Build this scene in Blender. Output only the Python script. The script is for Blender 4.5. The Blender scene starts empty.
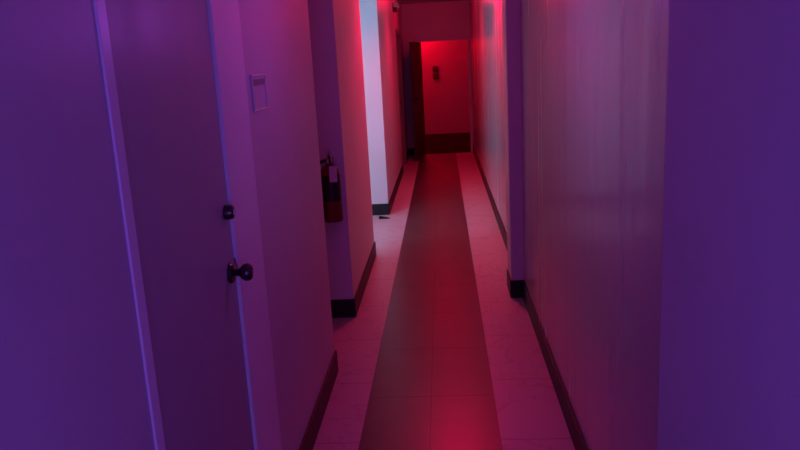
import bpy, bmesh, math
from mathutils import Vector, Matrix
C = bpy.context.scene.collection
PI = math.pi

# ------------------------------------------------------------------ materials
def mat(name, col, rough=0.5, spec=0.5, metal=0.0, emit=None, estr=0.0):
    m = bpy.data.materials.new(name); m.use_nodes = True
    b = m.node_tree.nodes['Principled BSDF']
    b.inputs['Base Color'].default_value = (*col, 1)
    b.inputs['Roughness'].default_value = rough
    b.inputs['Specular IOR Level'].default_value = spec
    b.inputs['Metallic'].default_value = metal
    if emit:
        b.inputs['Emission Color'].default_value = (*emit, 1)
        b.inputs['Emission Strength'].default_value = estr
    return m

def nodes(m):
    nt = m.node_tree
    return nt, nt.nodes['Principled BSDF'], lambda t: nt.nodes.new(t)

def coords(nt, scale, rot=(0, 0, 0), loc=(0, 0, 0)):
    tc = nt.nodes.new('ShaderNodeTexCoord'); mp = nt.nodes.new('ShaderNodeMapping')
    mp.inputs['Scale'].default_value = scale
    mp.inputs['Rotation'].default_value = rot
    mp.inputs['Location'].default_value = loc
    nt.links.new(tc.outputs['Object'], mp.inputs['Vector'])
    return mp.outputs['Vector']

def ramp(nt, fac, stops):
    r = nt.nodes.new('ShaderNodeValToRGB')
    while len(r.color_ramp.elements) < len(stops): r.color_ramp.elements.new(0.5)
    for e, (p, c) in zip(r.color_ramp.elements, stops):
        e.position = p; e.color = (*c, 1)
    nt.links.new(fac, r.inputs['Fac'])
    return r.outputs['Color']

def noise(nt, vec, scale, detail=3, rough=0.5, dist=0.0):
    n = nt.nodes.new('ShaderNodeTexNoise')
    n.inputs['Scale'].default_value = scale; n.inputs['Detail'].default_value = detail
    n.inputs['Roughness'].default_value = rough; n.inputs['Distortion'].default_value = dist
    nt.links.new(vec, n.inputs['Vector'])
    return n.outputs['Fac']

def bump(nt, b, fac, strength, dist=0.01):
    n = nt.nodes.new('ShaderNodeBump')
    n.inputs['Strength'].default_value = strength; n.inputs['Distance'].default_value = dist
    nt.links.new(fac, n.inputs['Height']); nt.links.new(n.outputs['Normal'], b.inputs['Normal'])

def paint(name, col, rough=0.45, streak=0.0, spec=0.4, var=0.04):
    m = mat(name, col, rough, spec)
    nt, b, N = nodes(m)
    f = noise(nt, coords(nt, (1, 1, 1)), 2.2, 4)
    lo = tuple(c * (1 - var) for c in col); hi = tuple(min(1, c * (1 + var)) for c in col)
    nt.links.new(ramp(nt, f, [(0.3, lo), (0.7, hi)]), b.inputs['Base Color'])
    if streak:
        s = noise(nt, coords(nt, (1, 9, 0.35)), 1.3, 3)
        mr = nt.nodes.new('ShaderNodeMapRange')
        mr.inputs['From Min'].default_value = 0.3; mr.inputs['From Max'].default_value = 0.7
        mr.inputs['To Min'].default_value = rough - streak; mr.inputs['To Max'].default_value = rough + streak
        nt.links.new(s, mr.inputs['Value']); nt.links.new(mr.outputs['Result'], b.inputs['Roughness'])
        bump(nt, b, s, 0.05, 0.01)
    else:
        bump(nt, b, noise(nt, coords(nt, (1, 1, 1)), 140, 2), 0.05, 0.002)
    return m

def tile_mat(name, base, vein, joint, rough, tw, tl, ox, oy, veins=True, spec=0.5, offset=0.0):
    """tiles tw wide in x and tl long in y, joints through (ox, oy)"""
    m = mat(name, base, rough, spec)
    nt, b, N = nodes(m)
    if veins:
        v = coords(nt, (1, 1, 1), (0, 0, 0.6))
        f1 = noise(nt, v, 1.7, 5, 0.55, 1.2)
        vc = ramp(nt, f1, [(0.0, base), (0.488, base), (0.5, vein), (0.512, base), (1.0, base)])
        f2 = noise(nt, v, 1.1, 2)
        soft = ramp(nt, f2, [(0.35, tuple(c * 0.88 for c in base)), (0.65, base)])
        mx = nt.nodes.new('ShaderNodeMix'); mx.data_type = 'RGBA'; mx.blend_type = 'MULTIPLY'
        mx.inputs['Factor'].default_value = 0.35
        nt.links.new(vc, mx.inputs['A']); nt.links.new(soft, mx.inputs['B'])
        colout = mx.outputs['Result']
    else:
        f1 = noise(nt, coords(nt, (1, 1, 1)), 5, 5, 0.6)
        colout = ramp(nt, f1, [(0.3, tuple(c * 0.86 for c in base)), (0.7, tuple(c * 1.1 for c in base))])
    tc = nt.nodes.new('ShaderNodeTexCoord'); sp = nt.nodes.new('ShaderNodeSeparateXYZ')
    nt.links.new(tc.outputs['Object'], sp.inputs['Vector'])
    def line(sock, off, period, half):
        a = nt.nodes.new('ShaderNodeMath'); a.operation = 'SUBTRACT'; a.inputs[1].default_value = off
        nt.links.new(sock, a.inputs[0])
        p = nt.nodes.new('ShaderNodeMath'); p.operation = 'PINGPONG'; p.inputs[1].default_value = period / 2
        nt.links.new(a.outputs[0], p.inputs[0])
        l = nt.nodes.new('ShaderNodeMath'); l.operation = 'LESS_THAN'; l.inputs[1].default_value = half
        nt.links.new(p.outputs[0], l.inputs[0])
        return l.outputs[0]
    lx = line(sp.outputs['X'], ox, tw, 0.0022); ly = line(sp.outputs['Y'], oy, tl, 0.004)
    mx2 = nt.nodes.new('ShaderNodeMath'); mx2.operation = 'MAXIMUM'
    nt.links.new(lx, mx2.inputs[0]); nt.links.new(ly, mx2.inputs[1])
    fm = nt.nodes.new('ShaderNodeMix'); fm.data_type = 'RGBA'
    nt.links.new(mx2.outputs[0], fm.inputs['Factor']); nt.links.new(colout, fm.inputs['A'])
    fm.inputs['B'].default_value = (*joint, 1)
    nt.links.new(fm.outputs['Result'], b.inputs['Base Color'])
    bump(nt, b, noise(nt, coords(nt, (1, 1, 1)), 30, 3), 0.02, 0.004)
    return m

def glass(name, tint=(1, 1, 1), alpha=0.12):
    m = bpy.data.materials.new(name); m.use_nodes = True
    nt = m.node_tree; nt.nodes.clear()
    o = nt.nodes.new('ShaderNodeOutputMaterial'); mx = nt.nodes.new('ShaderNodeMixShader')
    t = nt.nodes.new('ShaderNodeBsdfTransparent'); g = nt.nodes.new('ShaderNodeBsdfGlossy')
    t.inputs['Color'].default_value = (*tint, 1); g.inputs['Roughness'].default_value = 0.08
    mx.inputs[0].default_value = alpha
    nt.links.new(t.outputs[0], mx.inputs[1]); nt.links.new(g.outputs[0], mx.inputs[2])
    nt.links.new(mx.outputs[0], o.inputs['Surface'])
    return m

M = {}
M['wall'] = paint('wall_paint', (0.62, 0.60, 0.60), 0.42, 0.0)
M['panel'] = paint('glossy_wall_panel', (0.46, 0.45, 0.48), 0.24, 0.05, 0.7)
M['matte'] = paint('matte_wall_paint', (0.62, 0.61, 0.64), 0.75, 0.0, 0.2)
M['white'] = paint('white_wall_paint', (0.74, 0.74, 0.74), 0.6)
M['ceil'] = paint('ceiling_paint', (0.66, 0.65, 0.64), 0.8, 0, 0.2)
M['trim'] = paint('white_trim_paint', (0.88, 0.86, 0.88), 0.35, 0, 0.5, 0.02)
M['door'] = paint('door_paint', (0.47, 0.44, 0.45), 0.40, 0.04, 0.4)
M['dark_wood'] = paint('dark_stained_wood', (0.055, 0.035, 0.03), 0.45, 0.05)
M['dark_trim'] = paint('brown_trim', (0.20, 0.16, 0.15), 0.4)
M['base'] = mat('black_vinyl_baseboard', (0.012, 0.012, 0.014), 0.5, 0.3)
M['tile'] = tile_mat('white_marble_tile', (0.54, 0.52, 0.52), (0.40, 0.38, 0.38), (0.30, 0.23, 0.23), 0.42, 1.2, 0.6, -1.016, 2.86)
M['strip'] = tile_mat('dark_stone_tile', (0.075, 0.06, 0.062), None, (0.02, 0.018, 0.018), 0.33, 0.3038, 0.6, -0.1118, 3.29, False, 0.40)
M['carpet'] = paint('dark_carpet', (0.02, 0.016, 0.016), 0.95, 0, 0.1, 0.2)
M['bronze'] = mat('dark_bronze', (0.10, 0.08, 0.08), 0.25, 0.5, 0.9)
M['steel'] = mat('brushed_steel', (0.55, 0.54, 0.55), 0.3, 0.5, 1.0)
M['brass'] = mat('brass', (0.55, 0.40, 0.18), 0.3, 0.5, 1.0)
M['red'] = mat('red_enamel', (0.15, 0.006, 0.01), 0.3, 0.5)
M['plate'] = mat('grey_print', (0.30, 0.27, 0.27), 0.5, 0.3)
M['black'] = mat('black_plastic', (0.012, 0.012, 0.012), 0.4, 0.4)
M['rubber'] = mat('black_rubber', (0.01, 0.01, 0.01), 0.7, 0.2)
M['label'] = mat('paper_label', (0.60, 0.58, 0.56), 0.5, 0.3)
M['plastic'] = mat('white_plastic', (0.70, 0.70, 0.68), 0.35, 0.5)
M['acrylic'] = mat('clear_acrylic_edge', (0.60, 0.60, 0.62), 0.12, 0.6)
M['brownbox'] = mat('brown_plastic', (0.10, 0.04, 0.04), 0.5, 0.3)
M['glass'] = glass('window_glass', (0.95, 0.97, 1.0))
M['fill_glass'] = glass('violet_fill_glass', (0.4, 0.25, 1.0))  # pane of the added violet window behind the camera
M['fill_bulb'] = mat('violet_fill_bulb', (0.3, 0.2, 0.7), 0.4, 0.4, 0, (0.3, 0.13, 1.0), 3.0)  # glow for the bulb of the added pendant
M['red_dome'] = mat('lit_red_diffuser', (0.7, 0.1, 0.1), 0.4, 0.4, 0, (1, 0.0, 0.05), 3.0)

# ------------------------------------------------------------------ mesh helpers
def obj(name, bm, material, parent=None, smooth=False):
    bmesh.ops.recalc_face_normals(bm, faces=bm.faces[:])
    me = bpy.data.meshes.new(name); bm.to_mesh(me); bm.free()
    if smooth:
        for p in me.polygons: p.use_smooth = True
        try: me.set_sharp_from_angle(angle=math.radians(35))
        except Exception: pass
    for mm in (material if isinstance(material, list) else [material]): me.materials.append(mm)
    o = bpy.data.objects.new(name, me); C.objects.link(o)
    if parent: o.parent = parent
    return o

def box(bm, x0, x1, y0, y1, z0, z1, bev=0.0, mi=0):
    r = bmesh.ops.create_cube(bm, size=1.0)
    vs = r['verts']
    for v in vs:
        v.co = Vector(((x0 + x1) / 2 + v.co.x * (x1 - x0), (y0 + y1) / 2 + v.co.y * (y1 - y0), (z0 + z1) / 2 + v.co.z * (z1 - z0)))
    es = list({e for v in vs for e in v.link_edges})
    fs = list({f for v in vs for f in v.link_faces})
    for f in fs: f.material_index = mi
    if bev:
        bmesh.ops.bevel(bm, geom=es, offset=bev, segments=2, affect='EDGES', profile=0.5)
    return bm

def B(*a, **k): return box(bmesh.new(), *a, **k)

def lathe(bm, prof, axis='z', loc=(0, 0, 0), n=28):
    """prof: list of (radius, height) from one end to the other, closed with caps"""
    rings = []
    for r, h in prof:
        ring = []
        for i in range(n):
            a = 2 * PI * i / n
            p = Vector((r * math.cos(a), r * math.sin(a), h))
            if axis == 'x': p = Vector((p.z, p.x, p.y))
            if axis == 'y': p = Vector((p.x, p.z, p.y))
            ring.append(bm.verts.new(p + Vector(loc)))
        rings.append(ring)
    for a, b in zip(rings, rings[1:]):
        for i in range(n): bm.faces.new((a[i], a[(i + 1) % n], b[(i + 1) % n], b[i]))
    bm.faces.new(rings[0]); bm.faces.new(rings[-1])
    return bm

def tube(bm, pts, r, n=10):
    pts = [Vector(p) for p in pts]
    # Catmull-Rom resample
    P = []
    for i in range(len(pts) - 1):
        p0 = pts[max(i - 1, 0)]; p1 = pts[i]; p2 = pts[i + 1]; p3 = pts[min(i + 2, len(pts) - 1)]
        for k in range(6):
            t = k / 6
            P.append(0.5 * ((2 * p1) + (p2 - p0) * t + (2 * p0 - 5 * p1 + 4 * p2 - p3) * t * t + (3 * p1 - p0 - 3 * p2 + p3) * t ** 3))
    P.append(pts[-1])
    rings = []; up = None
    for i, p in enumerate(P):
        d = (P[min(i + 1, len(P) - 1)] - P[max(i - 1, 0)]).normalized()
        if up is None:
            up = d.orthogonal().normalized()
        s = d.cross(up).normalized(); up = s.cross(d).normalized()
        rings.append([bm.verts.new(p + r * (math.cos(2 * PI * k / n) * s + math.sin(2 * PI * k / n) * up)) for k in range(n)])
    for a, b in zip(rings, rings[1:]):
        for i in range(n): bm.faces.new((a[i], a[(i + 1) % n], b[(i + 1) % n], b[i]))
    bm.faces.new(rings[0]); bm.faces.new(rings[-1])
    return bm

def empty(name, loc):
    o = bpy.data.objects.new(name, None); C.objects.link(o); o.location = loc
    o.empty_display_size = 0.05
    return o

def thing(name, label, cat, loc, group=None):
    return tag(empty(name, loc), label, cat, group)

def tag(o, label, cat, group=None):
    o['label'] = label; o['category'] = cat
    if group: o['group'] = group
    return o

def struct(name, bm, m, label=None, cat=None):
    o = obj(name, bm, m); o['kind'] = 'structure'
    if label: o['label'] = label
    if cat: o['category'] = cat
    return o

def dup(root, loc, label, rotz=None):
    r = root.copy(); C.objects.link(r); r.location = loc; r['label'] = label
    if rotz is not None: r.rotation_euler = (0, 0, rotz)
    for ch in list(root.children):
        c = ch.copy(); C.objects.link(c); c.parent = r
        for g in list(ch.children):
            d = g.copy(); C.objects.link(d); d.parent = c
    return r

# ------------------------------------------------------------------ dimensions
XL, XR = -0.622, 0.498          # corridor wall faces
H = 2.505                       # ceiling
YB, YE = -0.60, 12.54           # wall behind the photographer, end wall
SX0 = -3.4                      # outer wall of the side room
SY0, SY1 = 5.962, 7.640         # opening to the side room
N0, N1 = 3.60, 4.462            # niche in the left wall
PY0, PY1 = 4.745, 5.02          # pilaster on the right wall
RY0, RY1 = 12.66, 16.6          # room beyond the end doorway
DX0, DX1, DH = -0.352, 0.450, 1.885   # end doorway

# ------------------------------------------------------------------ floors, ceilings
bm = bmesh.new()
def quad(x0, x1, y0, y1, z, mi):
    f = bm.faces.new([bm.verts.new((x, y, z)) for x, y in ((x0, y0), (x1, y0), (x1, y1), (x0, y1))]); f.material_index = mi
SL, SR = -0.4156, 0.192
for x0, x1, mi in ((-1.05, SL, 0), (SL, SR, 1), (SR, XR + 0.15, 0)): quad(x0, x1, YB - 0.1, YE + 0.06, 0, mi)
quad(SX0 - 0.1, -1.05, 5.3, YE + 0.06, 0, 0)
quad(-2.2, 2.2, YE + 0.06, RY1 + 0.1, 0, 2)
struct('floor', bm, [M['tile'], M['strip'], M['carpet']], 'white marble tile floor with a dark tile strip down the middle', 'floor')
struct('ceiling', B(SX0 - 0.1, 2.2, YB - 0.1, RY1 + 0.1, H, H + 0.1), M['ceil'], 'plain painted corridor ceiling', 'ceiling')

# ------------------------------------------------------------------ left wall, piece by piece
DY0, DY1, DZ = 1.385, 2.034, 2.03          # door_1 leaf
bm = bmesh.new(); XO = XL - 0.22
box(bm, XO, XL, YB, DY0 - 0.02, 0, H)
box(bm, XO, XL, DY0 - 0.02, DY1 + 0.02, DZ + 0.02, H)
box(bm, XO, XL, DY1 + 0.02, N0, 0, H)
struct('wall_left', bm, M['wall'], 'near left corridor wall around the closed door', 'wall')
struct('wall_left.001', box(B(-1.10, -1.02, N0 - 0.1, N1 + 0.1, 0, H), -1.10, XO, N0 - 0.1, N0 - 0.02, 0, H), M['wall'], 'back of the shallow niche in the left wall', 'wall')
struct('wall_left.002', B(-1.02, XL, N1, SY0, 0, H), M['wall'], 'left wall piece between the niche and the daylit opening', 'wall')
D3a, D3b, D3z = 10.66, 11.50, 1.98
bm = bmesh.new()
box(bm, XL - 0.16, XL, SY1 + 0.14, D3a, 0, H)
box(bm, XL - 0.16, XL, D3a, D3b, D3z, H)
box(bm, XL - 0.16, XL, D3b, YE, 0, H)
box(bm, XL - 0.16, XL - 0.10, D3a, D3b, 0, D3z)
struct('wall_left.003', bm, M['wall'], 'far left wall between the daylit opening and the corridor end', 'wall')
# side room
struct('wall_side', B(SX0, XL, SY1, SY1 + 0.14, 0, H), M['wall'], 'white daylit wall of the side room facing the camera', 'wall')
WX0, WX1, WZ0, WZ1 = -2.75, -1.35, 0.85, 2.15
bm = bmesh.new()
box(bm, SX0, WX0, 5.36, 5.44, 0, H); box(bm, WX1, -1.02, 5.36, 5.44, 0, H)
box(bm, WX0, WX1, 5.36, 5.44, 0, WZ0); box(bm, WX0, WX1, 5.36, 5.44, WZ1, H)
struct('wall_side.001', bm, M['white'], 'near wall of the side room with its window', 'wall')
struct('wall_outer', B(SX0 - 0.1, SX0, 5.36, SY1 + 0.14, 0, H), M['white'], 'outer wall of the side room', 'wall')
w = empty('window_1', ((WX0 + WX1) / 2, 5.40, WZ0)); w['kind'] = 'structure'; w['label'] = 'window of the side room'; w['category'] = 'window'
w.rotation_euler = (0, 0, PI / 2)
def winframe(hw, hh, t):
    b = bmesh.new()
    box(b, -0.03, 0.03, -hw, -hw + t, 0, hh); box(b, -0.03, 0.03, hw - t, hw, 0, hh)
    box(b, -0.03, 0.03, -hw + t, hw - t, 0, t); box(b, -0.03, 0.03, -hw + t, hw - t, hh - t, hh)
    box(b, -0.025, 0.025, -t / 2, t / 2, t, hh - t)
    return b
obj('window_frame', winframe(0.70, 1.3, 0.05), M['trim'], w)
obj('window_pane', B(-0.004, 0.004, -0.65, 0.65, 0.05, 1.25), M['glass'], w)

# ------------------------------------------------------------------ right wall
struct('wall_right', B(XR, XR + 0.16, 1.57, YE, 0, H), M['panel'], 'right corridor wall with a glossy paint finish', 'wall')
struct('wall_right.001', B(XR - 0.03, XR + 0.16, YB, 1.585, 0, H, bev=0.004), M['matte'], 'nearest matte section of the right wall', 'wall')
struct('wall_right.002', B(0.413, XR + 0.01, PY0, PY1, 0, H, bev=0.003), M['wall'], 'square pilaster standing out from the right wall', 'pilaster')

# ------------------------------------------------------------------ back wall with an added violet fill window, end wall and room beyond
bm = bmesh.new(); bx0, bx1, bz0, bz1 = -0.46, 0.34, 0.50, 1.65
box(bm, -0.9, bx0, YB - 0.1, YB, 0, H); box(bm, bx1, 0.66, YB - 0.1, YB, 0, H)
box(bm, bx0, bx1, YB - 0.1, YB, 0, bz0); box(bm, bx0, bx1, YB - 0.1, YB, bz1, H)
struct('wall_back', bm, M['wall'], 'wall behind the camera with the added violet fill window', 'wall')
w = empty('added_window', ((bx0 + bx1) / 2, YB - 0.05, bz0)); w['kind'] = 'structure'; w['label'] = 'added violet fill window, unseen behind the camera'; w['category'] = 'window'  # unseen window, added to account for the violet light on the near walls
w.rotation_euler = (0, 0, PI / 2)
obj('window_frame', winframe(0.40, 1.15, 0.04), M['trim'], w)
obj('window_pane', B(-0.004, 0.004, -0.36, 0.36, 0.04, 1.11), M['fill_glass'], w)

bm = bmesh.new()
box(bm, XL - 0.16, DX0, YE, RY0, 0, H); box(bm, DX1, XR + 0.16, YE, RY0, 0, H); box(bm, DX0, DX1, YE, RY0, DH, H)
struct('wall_end', bm, M['wall'], 'end wall of the corridor around the open doorway', 'wall')
bm = bmesh.new()
box(bm, -2.1, 2.1, RY1 - 0.6, RY1, 0, H)
struct('wall_far', bm, M['wall'], 'red lit wall of the room beyond the doorway', 'wall')
bm = bmesh.new()
box(bm, -2.2, -2.1, RY0, RY1, 0, H); box(bm, 2.1, 2.2, RY0, RY1, 0, H)
box(bm, -2.1, XL - 0.16, RY0 - 0.1, RY0, 0, H); box(bm, XR + 0.16, 2.1, RY0 - 0.1, RY0, 0, H)
struct('wall_far.001', bm, M['wall'], 'side walls of the room beyond the doorway', 'wall')

# ------------------------------------------------------------------ black baseboards
BH, BT = 0.122, 0.011
def basebd(name, *boxes):
    b = bmesh.new()
    for q in boxes: box(b, *q, 0.0, BH, bev=0.003)
    return struct(name, b, M['base'], None)
basebd('baseboard_left', (XL, XL + BT, YB, DY0 - 0.09))
basebd('baseboard_left.001', (XL, XL + BT, DY1 + 0.30, N0 + BT), (XO, XL, N0, N0 + BT))
basebd('baseboard_left.002', (-1.02, XL + BT, N1 - BT, N1), (XL, XL + BT, N1, SY0 + BT))
basebd('baseboard_left.003', (SX0, XL + BT, SY1 - BT, SY1), (XL, XL + BT, SY1, D3a - 0.07))
basebd('baseboard_left.004', (XL, XL + BT, D3b + 0.07, YE))
basebd('baseboard_right', (XR - BT, XR, 1.585, PY0), (0.413 - 0.008, XR, PY0 - BT, PY0), (0.413 - 0.008, 0.413, PY0, PY1))
basebd('baseboard_right.001', (XR - BT, XR, PY1, YE))
basebd('baseboard_right.002', (XR - 0.03 - BT, XR - 0.03, YB, 1.585))
basebd('baseboard_end', (XL + BT, DX0 - 0.07, YE - BT, YE), )

# ------------------------------------------------------------------ door_1 (near left): painted flush door
d = empty('door_1', (XL, DY0, 0)); d['kind'] = 'structure'
d['label'] = 'closed painted door in the near left wall'; d['category'] = 'door'
W = DY1 - DY0
obj('door_leaf', B(-0.045, -0.004, 0.0, W, 0.008, DZ, bev=0.002), M['door'], d)
obj('hinge_casing', B(-0.01, 0.005, -0.040, 0.0, 0, DZ + 0.02, bev=0.002), M['trim'], d)
obj('latch_casing', B(-0.01, 0.005, W + 0.004, W + 0.296, 0, DZ + 0.02, bev=0.003), M['trim'], d)
obj('head_casing', B(-0.01, 0.005, -0.040, W + 0.296, DZ + 0.02, DZ + 0.11, bev=0.003), M['trim'], d)
ky, kz = W - 0.052, 1.034
k = obj('door_knob', lathe(bmesh.new(), [(0.008, 0.0), (0.010, 0.018), (0.013, 0.026), (0.021, 0.032), (0.0255, 0.042), (0.0255, 0.050), (0.021, 0.058), (0.012, 0.061), (0.011, 0.059), (0.0001, 0.059)], 'x', (0, ky, kz)), M['bronze'], d, True)
obj('rosette', lathe(bmesh.new(), [(0.031, -0.003), (0.031, 0.002), (0.027, 0.007), (0.013, 0.010), (0.0001, 0.010)], 'x', (0, ky, kz)), M['bronze'], k, True)
obj('keyhole_button', lathe(bmesh.new(), [(0.006, 0.058), (0.006, 0.063), (0.0001, 0.0635)], 'x', (0, ky, kz)), M['steel'], k, True)
bz = 1.208
t = obj('deadbolt', lathe(bmesh.new(), [(0.021, -0.003), (0.021, 0.012), (0.018, 0.020), (0.012, 0.022), (0.0001, 0.022)], 'x', (0, ky + 0.012, bz)), M['bronze'], d, True)
obj('keyway', B(0.0215, 0.0235, ky + 0.010, ky + 0.014, bz - 0.008, bz + 0.008), M['steel'], t)
obj('latch_plate', B(-0.03, 0.0, W - 0.001, W + 0.003, kz - 0.03, kz + 0.03), M['steel'], d)

# ------------------------------------------------------------------ door_2: dark leaf standing open beside the end doorway
d2 = empty('door_2', (DX0 - 0.005, YE - 0.012, 0)); d2['kind'] = 'structure'
d2['label'] = 'dark door standing open at the end of the corridor'; d2['category'] = 'door'
lf = obj('door_leaf', B(0.0, 0.80, 0.0, 0.038, 0.012, DH - 0.01, bev=0.002), M['dark_wood'], d2)
lf.rotation_euler = (0, 0, math.radians(-99)) 
hd = obj('door_knob', lathe(bmesh.new(), [(0.028, 0.0), (0.028, 0.006), (0.010, 0.010), (0.011, 0.03), (0.026, 0.04), (0.026, 0.055), (0.012, 0.062), (0.0001, 0.062)], 'y', (0.735, 0.038, 1.0)), M['bronze'], lf, True)
bm = bmesh.new()
box(bm, DX0 - 0.06 - d2.location.x, DX0 - d2.location.x, 0.0, 0.012, 0, DH + 0.06, bev=0.002)
box(bm, DX1 - d2.location.x, DX1 + 0.035 - d2.location.x, -0.006, 0.012, 0, DH + 0.06, bev=0.002)
box(bm, DX0 - d2.location.x, DX1 - d2.location.x, 0.0, 0.012, DH, DH + 0.06, bev=0.002)
obj('door_frame', bm, M['wall'], d2)

# ------------------------------------------------------------------ door_3: dark door in the far left wall
d3 = empty('door_3', (XL, D3a, 0)); d3['kind'] = 'structure'
d3['label'] = 'dark door with pale frame in the far left wall'; d3['category'] = 'door'
W3 = D3b - D3a
obj('door_leaf', B(-0.075, -0.035, 0.01, W3 - 0.01, 0.008, D3z - 0.01, bev=0.002), M['dark_wood'], d3)
bm = bmesh.new()
box(bm, -0.10, 0.016, -0.055, 0.01, 0, D3z, bev=0.002); box(bm, -0.10, 0.016, W3 - 0.01, W3 + 0.055, 0, D3z, bev=0.002)
box(bm, -0.10, 0.016, -0.055, W3 + 0.055, D3z - 0.01, D3z + 0.05, bev=0.002)
obj('door_frame', bm, M['dark_trim'], d3)
obj('door_knob', lathe(bmesh.new(), [(0.028, 0.0), (0.028, 0.006), (0.010, 0.010), (0.011, 0.03), (0.026, 0.04), (0.026, 0.055), (0.012, 0.062), (0.0001, 0.062)], 'x', (-0.037, 0.09, 1.0)), M['bronze'], d3, True)

# ------------------------------------------------------------------ fire extinguisher hanging in the niche
ex = thing('fire_extinguisher', 'red fire extinguisher with black hose hanging in the left wall niche', 'fire extinguisher', (-0.700, N1 - 0.083, 0.655))
R = 0.062
body = obj('cylinder', lathe(bmesh.new(), [(0.040, 0.0), (R - 0.004, 0.004), (R, 0.012), (R, 0.295), (R - 0.006, 0.322), (R - 0.022, 0.343), (0.022, 0.352), (0.020, 0.365), (0.0001, 0.365)], 'z', n=36), M['red'], ex, True)
# wrap-around label band, a thin shell on the front half
b = bmesh.new(); n = 18; rr = R + 0.0008
cols = [[b.verts.new((rr * math.cos(a), rr * math.sin(a), z)) for z in (0.135, 0.294)] for a in [math.radians(-165 + 150 * i / n) for i in range(n + 1)]]
for p, q in zip(cols, cols[1:]): b.faces.new((p[0], q[0], q[1], p[1]))
obj('label_band', b, M['black'], body, True)
b = B(0.006, 0.052, -0.0685, -0.0672, 0.255, 0.352)
obj('inspection_tag', b, M['label'], ex)
valve = obj('valve', box(lathe(bmesh.new(), [(0.018, 0.360), (0.018, 0.392), (0.013, 0.400), (0.0001, 0.400)], 'z'), -0.012, 0.020, -0.034, -0.012, 0.368, 0.388, bev=0.003), M['brass'], ex, True)
obj('gauge', lathe(bmesh.new(), [(0.0001, 0.0), (0.014, 0.0), (0.014, -0.010), (0.012, -0.013), (0.0001, -0.013)], 'y', (0.004, -0.034, 0.378)), M['steel'], valve, True)
b = tube(bmesh.new(), [(-0.004, 0.02, 0.398), (0.006, -0.03, 0.404), (0.016, -0.075, 0.392), (0.02, -0.10, 0.372)], 0.0075)
obj('carrying_handle', b, M['black'], ex, True)
b = tube(bmesh.new(), [(-0.003, 0.015, 0.408), (0.004, -0.02, 0.432), (0.012, -0.06, 0.442), (0.019, -0.095, 0.436)], 0.007)
obj('squeeze_lever', b, M['steel'], ex, True)
b = tube(bmesh.new(), [(0.018 * math.cos(t), -0.021, 0.412 + 0.014 + 0.014 * math.sin(t)) for t in [2 * PI * i / 10 for i in range(11)]], 0.0025, 8)
obj('safety_pin', b, M['steel'], ex, True)
b = tube(bmesh.new(), [(-0.012, -0.01, 0.378), (-0.052, -0.035, 0.368), (-0.066, -0.050, 0.30), (-0.056, -0.062, 0.20), (-0.046, -0.062, 0.12)], 0.010, 12)
hose = obj('hose', b, M['black'], ex, True)
obj('nozzle', lathe(bmesh.new(), [(0.010, 0.125), (0.012, 0.10), (0.018, 0.03), (0.016, 0.03), (0.0001, 0.05)], 'z', (-0.046, -0.064, 0)), M['black'], hose, True)
b = bmesh.new(); box(b, -0.02, 0.02, 0.066, 0.083, 0.10, 0.39, bev=0.002)
box(b, -0.012, 0.012, 0.02, 0.075, 0.352, 0.36); box(b, -0.03, 0.03, -0.02, 0.083, -0.006, 0.0, bev=0.002)
obj('wall_bracket', b, M['steel'], ex)

# ------------------------------------------------------------------ sign holder beside the door
s = thing('sign_holder', 'small clear acrylic sign holder on the wall right of the near door', 'sign holder', (XL, 2.395, 1.46))
L_, Hh = 0.19, 0.122
b = bmesh.new()
box(b, 0.0, 0.008, 0, 0.008, 0, Hh, bev=0.0015); box(b, 0.0, 0.008, L_ - 0.008, L_, 0, Hh, bev=0.0015)
box(b, 0.0, 0.008, 0.008, L_ - 0.008, 0, 0.008, bev=0.0015); box(b, 0.0, 0.008, 0.008, L_ - 0.008, Hh - 0.008, Hh, bev=0.0015)
obj('frame', b, M['acrylic'], s)
obj('insert_card', B(0.0, 0.003, 0.008, L_ - 0.008, 0.008, Hh - 0.008), M['wall'], s)
obj('header_strip', B(0.003, 0.0045, 0.03, L_ - 0.012, Hh - 0.038, Hh - 0.018), M['plate'], s)

# ------------------------------------------------------------------ door wedge on the tiles
b = bmesh.new()
pts = [(-0.055, 0.0), (0.055, 0.0), (0.055, 0.004), (-0.040, 0.026), (-0.055, 0.026)]
va = [b.verts.new((x, -0.022, z)) for x, z in pts]; vb = [b.verts.new((x, 0.022, z)) for x, z in pts]
b.faces.new(va); b.faces.new(vb)
for i in range(5): b.faces.new((va[i], va[(i + 1) % 5], vb[(i + 1) % 5], vb[i]))
bmesh.ops.bevel(b, geom=b.edges[:], offset=0.002, segments=1, affect='EDGES')
wd = tag(obj('door_wedge', b, M['rubber']), 'black rubber door wedge on the floor by the daylit side opening', 'door wedge')
wd.location = (-0.655, 7.45, 0.0)

# ------------------------------------------------------------------ emergency light on the far left wall
em = thing('emergency_light', 'twin headed emergency light high on the far left wall', 'emergency light', (XL, 10.35, 2.30))
obj('housing', B(-0.004, 0.05, -0.12, 0.12, -0.05, 0.06, bev=0.006), M['brownbox'], em)
obj('mounting_arm', lathe(bmesh.new(), [(0.008, -0.16), (0.008, 0.16)], 'y', (0.03, 0.0, 0.03)), M['brownbox'], em, True)
for sgn in (-1, 1):
    h_ = obj('lamp_head', lathe(bmesh.new(), [(0.018, 0.0), (0.034, 0.03), (0.036, 0.05), (0.0001, 0.05)], 'y', (-0.045, 0.0, 0.0)), M['plastic'], em, True)
    h_.location = (0.0, sgn * 0.17, 0.03); h_.rotation_euler = (0, 0, PI)

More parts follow.
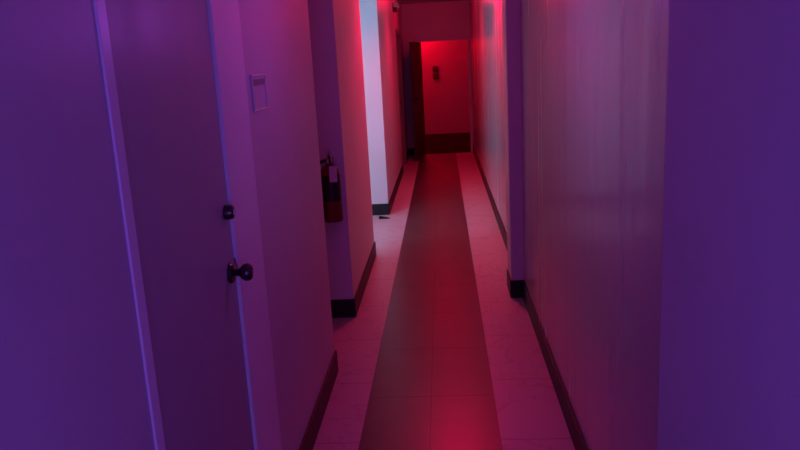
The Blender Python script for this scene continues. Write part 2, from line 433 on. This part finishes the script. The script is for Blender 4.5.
# ------------------------------------------------------------------ twin switch box on the wall of the room beyond
fx = thing('switch_box', 'small dark double wall switch on the red lit wall beyond the doorway', 'switch', (-0.125, RY1 - 0.6, 1.17))
for z in (0.0, 0.15):
    p = obj('switch_plate', B(-0.06, 0.06, -0.02, 0.0, z, z + 0.125, bev=0.006), M['brownbox'], fx)
    obj('rocker', B(-0.02, 0.02, -0.028, -0.02, z + 0.035, z + 0.09, bev=0.003), M['brownbox'], p)

# ------------------------------------------------------------------ ceiling lamps with red light
LAMPS = [(-0.04, 3.20, 'red ceiling lamp nearest the sign holder', 3.0, (1.0, 0.0, 0.10), 0),
         (0.03, 6.38, 'red ceiling lamp over the daylit side opening', 92, (1.0, 0.0, 0.07), 154),
         (0.00, 9.00, 'red ceiling lamp past the daylit side opening', 60, (1.0, 0.0, 0.06), 150),
         (-0.06, 10.6, 'red ceiling lamp nearest the end doorway', 10, (1.0, 0.0, 0.05), 0),
         (-0.72, 15.62, 'red ceiling lamp in the room beyond the doorway', 58, (1.0, 0.0, 0.02), 0)]
lamp0 = None
for x, y, lab, watt, lcol, cone in LAMPS:
    if lamp0 is None:
        lamp0 = thing('ceiling_lamp', lab, 'lamp', (x, y, H), 'red ceiling lamps')
        obj('base_ring', lathe(bmesh.new(), [(0.11, 0.0), (0.11, -0.022), (0.095, -0.028), (0.0001, -0.028)]), M['plastic'], lamp0, True)
        obj('diffuser', lathe(bmesh.new(), [(0.092, -0.026), (0.086, -0.045), (0.060, -0.062), (0.02, -0.070), (0.0001, -0.0705)]), M['red_dome'], lamp0, True)
    else:
        dup(lamp0, (x, y, H), lab)
    l = bpy.data.lights.new('lamp_light', 'SPOT' if cone else 'POINT'); l.energy = watt; l.color = lcol; l.shadow_soft_size = 0.03
    if cone: l.spot_size = math.radians(cone); l.spot_blend = 1.0 if y > 8 else 0.5
    lo = bpy.data.objects.new('lamp_light', l); C.objects.link(lo); lo.location = (x, y, H - 0.10)

pd = thing('fill_pendant', 'added violet fill pendant, out of view over the near end of the corridor', 'lamp', (-0.06, 2.60, H))  # unseen pendant, added to lift the violet on the walls at mid-height
obj('canopy', lathe(bmesh.new(), [(0.05, 0.0), (0.05, -0.012), (0.02, -0.03), (0.0001, -0.03)]), M['plastic'], pd, True)
obj('cord', lathe(bmesh.new(), [(0.004, -0.02), (0.004, -0.43), (0.0001, -0.43)], n=10), M['black'], pd, True)
sh_ = obj('socket', lathe(bmesh.new(), [(0.012, -0.42), (0.022, -0.44), (0.022, -0.49), (0.0001, -0.49)]), M['black'], pd, True)
obj('bulb', lathe(bmesh.new(), [(0.014, -0.488), (0.016, -0.505), (0.032, -0.535), (0.038, -0.56), (0.032, -0.585), (0.016, -0.598), (0.0001, -0.60)]), M['fill_bulb'], pd, True)
l = bpy.data.lights.new('lamp_light', 'POINT'); l.energy = 2.6; l.color = (0.50, 0.09, 1.0); l.shadow_soft_size = 0.06  # violet fill that belongs to the added pendant
lo = bpy.data.objects.new('lamp_light', l); C.objects.link(lo); lo.location = (-0.06, 2.60, H - 0.72)

def area(name, loc, rot, sx, sy, watt, col):
    l = bpy.data.lights.new(name, 'AREA'); l.shape = 'RECTANGLE'; l.size = sx; l.size_y = sy; l.energy = watt; l.color = col
    o = bpy.data.objects.new(name, l); C.objects.link(o); o.location = loc; o.rotation_euler = rot
    return o
area('violet_fill_light', (-0.06, YB + 0.02, 1.08), (PI / 2, 0, 0), 0.75, 1.1, 8.4, (0.30, 0.105, 1.0))  # violet fill from behind the camera, set in the added window
area('daylight', (-2.05, 5.47, 1.5), (PI / 2, 0, 0), 1.3, 1.2, 48, (0.28, 0.60, 1.0))

# ------------------------------------------------------------------ world, camera, view
wd_ = bpy.data.worlds.new('world'); bpy.context.scene.world = wd_; wd_.use_nodes = True
wd_.node_tree.nodes['Background'].inputs['Color'].default_value = (0.45, 0.62, 1.0, 1)
wd_.node_tree.nodes['Background'].inputs['Strength'].default_value = 0.8

cam = bpy.data.cameras.new('camera'); co = bpy.data.objects.new('camera', cam); C.objects.link(co)
cam.sensor_fit = 'HORIZONTAL'; cam.sensor_width = 36.0; cam.lens = 731.56 / 800 * 36.0; cam.clip_start = 0.02
yaw, pit, roll = -6.64e-2, 2.208e-1, -5.42e-2
F = Vector((math.sin(yaw) * math.cos(pit), math.cos(yaw) * math.cos(pit), -math.sin(pit)))
R0 = Vector((math.cos(yaw), -math.sin(yaw), 0)); U0 = R0.cross(F)
Rr = math.cos(roll) * R0 + math.sin(roll) * U0; Uu = Rr.cross(F)
mw = Matrix((Rr, Uu, -F)).transposed().to_4x4(); mw.translation = (0, 0, 1.6)
co.matrix_world = mw
sc = bpy.context.scene; sc.camera = co
vs = sc.view_settings
vs.view_transform = 'Standard'; vs.look = 'None'; vs.exposure = 0; vs.gamma = 1; vs.use_curve_mapping = False
try:
    sc.cycles.use_denoising = True
    sc.cycles.max_bounces = 10; sc.cycles.diffuse_bounces = 6
except Exception: pass
